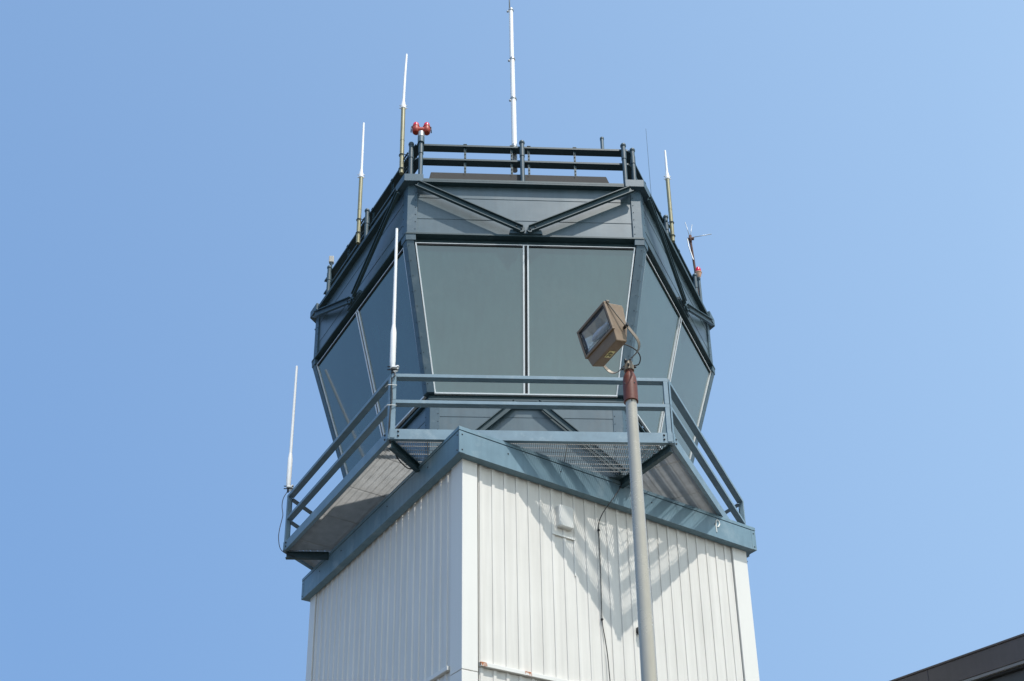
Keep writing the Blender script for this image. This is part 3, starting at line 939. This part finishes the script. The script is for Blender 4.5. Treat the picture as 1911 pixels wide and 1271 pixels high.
# yoke strap
pc = [L(-0.035, 0.90, 0.68), L(1.035, 0.90, 0.68)]
mid = Vector((0.0, 0.0, 7.775))
ax = (pc[1] - pc[0]).normalized()
arm = mid - (pc[0] + pc[1]) / 2; arm -= ax * arm.dot(ax)
pts = []
def corner(p, q, r, k=6):
    return [p.lerp(q, 0)]
h0 = pc[0] + arm; h1 = pc[1] + arm
def rounded(a, c, d, rad):
    u, v = (a - c).normalized(), (d - c).normalized(); out = []
    for k in range(7):
        t_ = k / 6; p = c + u * rad * (1 - t_) ** 2 + v * rad * t_ ** 2
        out.append(p)
    return out
pts = [pc[0] - arm.normalized() * 0.02, pc[0]] + rounded(pc[0], h0, h1, 0.12) + [mid] + rounded(h0, h1, pc[1], 0.12) + [pc[1], pc[1] - arm.normalized() * 0.02]
wd = ax.cross(arm).normalized() * 0.017
m = MB()
for i in range(len(pts)):
    d = (pts[min(i + 1, len(pts) - 1)] - pts[max(0, i - 1)]).normalized()
    nn = d.cross(wd).normalized() * 0.003
    p = pts[i]; m.v += [tuple(p - wd - nn), tuple(p + wd - nn), tuple(p + wd + nn), tuple(p - wd + nn)]
for i in range(len(pts) - 1):
    for k in range(4):
        k2 = (k + 1) % 4; m.face([4 * i + k, 4 * i + k2, 4 * i + 4 + k2, 4 * i + 4 + k])
m.face([0, 1, 2, 3]); q = 4 * len(pts) - 4; m.face([q, q + 1, q + 2, q + 3])
yk = m.build('yoke', M['strap'], fl)
m = MB()
for s, p in ((-1, pc[0]), (1, pc[1])):
    m.tube([p + ax * s * 0.02, p - ax * s * 0.035], 0.016, 8)
m.build('pivot_bolt', M['bolt'], yk)
m = MB(); m.tube([L(-0.012, 0.0, 0.10), L(-0.014, 0.45, 0.36), L(-0.02, 0.88, 0.62)], 0.006, 6)
m.tube([L(-0.01, -0.02, 0.06), L(-0.01, -0.02, 0.2)], 0.012, 8); m.tube([L(0.03, -0.06, 0.12), L(-0.02, -0.03, 0.12)], 0.010, 6)
m.build('hinge_rod', M['strap'], fl)
m = MB()
s0 = L(0.35, 1.15, 0.78); s1 = Vector((0.03, -0.01, 7.72))
m.tube(smooth([s0, s0.lerp(s1, 0.2) + Vector((0.05, 0, 0.03)), s0.lerp(s1, 0.45) + Vector((0.10, 0, 0.035)), s0.lerp(s1, 0.7) + Vector((0.11, 0, 0.02)), s0.lerp(s1, 0.9) + Vector((0.07, 0, -0.01)), s1]), 0.006, 7)
m.build('power_cable', M['rubber'], fl)
# yellow label with its number
dn = e1.cross(e3).normalized()
c = L(0.496, 1.426, 0.335) + dn * 0.004
r_, u_ = -e1.normalized(), -e3.normalized()
m = MB()
m.hexa([c - r_ * 0.046 - u_ * 0.033 - dn * 0.004, c + r_ * 0.046 - u_ * 0.033 - dn * 0.004, c + r_ * 0.046 + u_ * 0.033 - dn * 0.004, c - r_ * 0.046 + u_ * 0.033 - dn * 0.004,
        c - r_ * 0.046 - u_ * 0.033, c + r_ * 0.046 - u_ * 0.033, c + r_ * 0.046 + u_ * 0.033, c - r_ * 0.046 + u_ * 0.033])
lb = m.build('label', M['label'], fl)
cu = bpy.data.curves.new('number', 'FONT')
cu.body = '29'; cu.size = 0.066; cu.align_x = 'CENTER'; cu.align_y = 'CENTER'; cu.extrude = 0.0006; cu.offset = 0.0012
tmp = bpy.data.objects.new('number', cu); COL.objects.link(tmp)
me = bpy.data.meshes.new_from_object(tmp.evaluated_get(bpy.context.evaluated_depsgraph_get()))
bpy.data.objects.remove(tmp)
me.name = 'number'; me.materials.clear(); me.materials.append(M['ink'])
no = bpy.data.objects.new('number', me); COL.objects.link(no); no.parent = lb
mw = Matrix.Identity(4)
for i, ax_ in enumerate((r_, u_, dn)):
    for k in range(3): mw[k][i] = ax_[k]
mw.translation = c + dn * 0.0012
no.matrix_local = mw

# ------------------------------------------------------------------ neighbouring building at the right edge
bd = empty('dark_building', (6.84, 12.92, 0), R(-56.0), 'dark low building whose brown-grey eave crosses the lower right corner', 'building')
# local x runs along the eave (towards the camera's right), local y points into the building
def bx(mb, x0, x1, y0, y1, z0, z1):
    mb.hexa([(x0, y0, z0), (x1, y0, z0), (x1, y1, z0), (x0, y1, z0), (x0, y0, z1), (x1, y0, z1), (x1, y1, z1), (x0, y1, z1)])
m = MB()
for k in range(12):
    x0 = -7.5 + k * 1.5
    bx(m, x0 + 0.004, x0 + 1.496, 0.14, 8.0, 0.0, 6.60)
WALLMB = m
m = MB()
for k in range(6):
    x0 = -7.5 + k * 3.0
    bx(m, x0 + 0.002, x0 + 2.998, 0.0, 8.2, 6.68, 7.0)
m.build('fascia', M['eave'], bd, 0.006)
m = MB(); bx(m, -7.5, 10.5, 0.01, 0.06, 6.635, 6.675); m.build('eave_trim', M['eavetrim'], bd)
m = MB(); bx(m, -7.5, 10.5, 0.0602, 8.0, 6.605, 6.67); m.build('soffit', M['gap'], bd)
m = WALLMB; m.cur = 1
for k in range(1, 12): m.tube([(-7.5 + k * 1.5, 0.13, 0.1), (-7.5 + k * 1.5, 0.13, 6.59)], 0.012, 6)
m.build('wall', [M['eavewall'], M['eavetrim']], bd)
m = MB(); bx(m, -7.6, 10.6, -0.02, 8.25, 7.001, 7.03); m.build('roof', M['eave'], bd, 0.005)
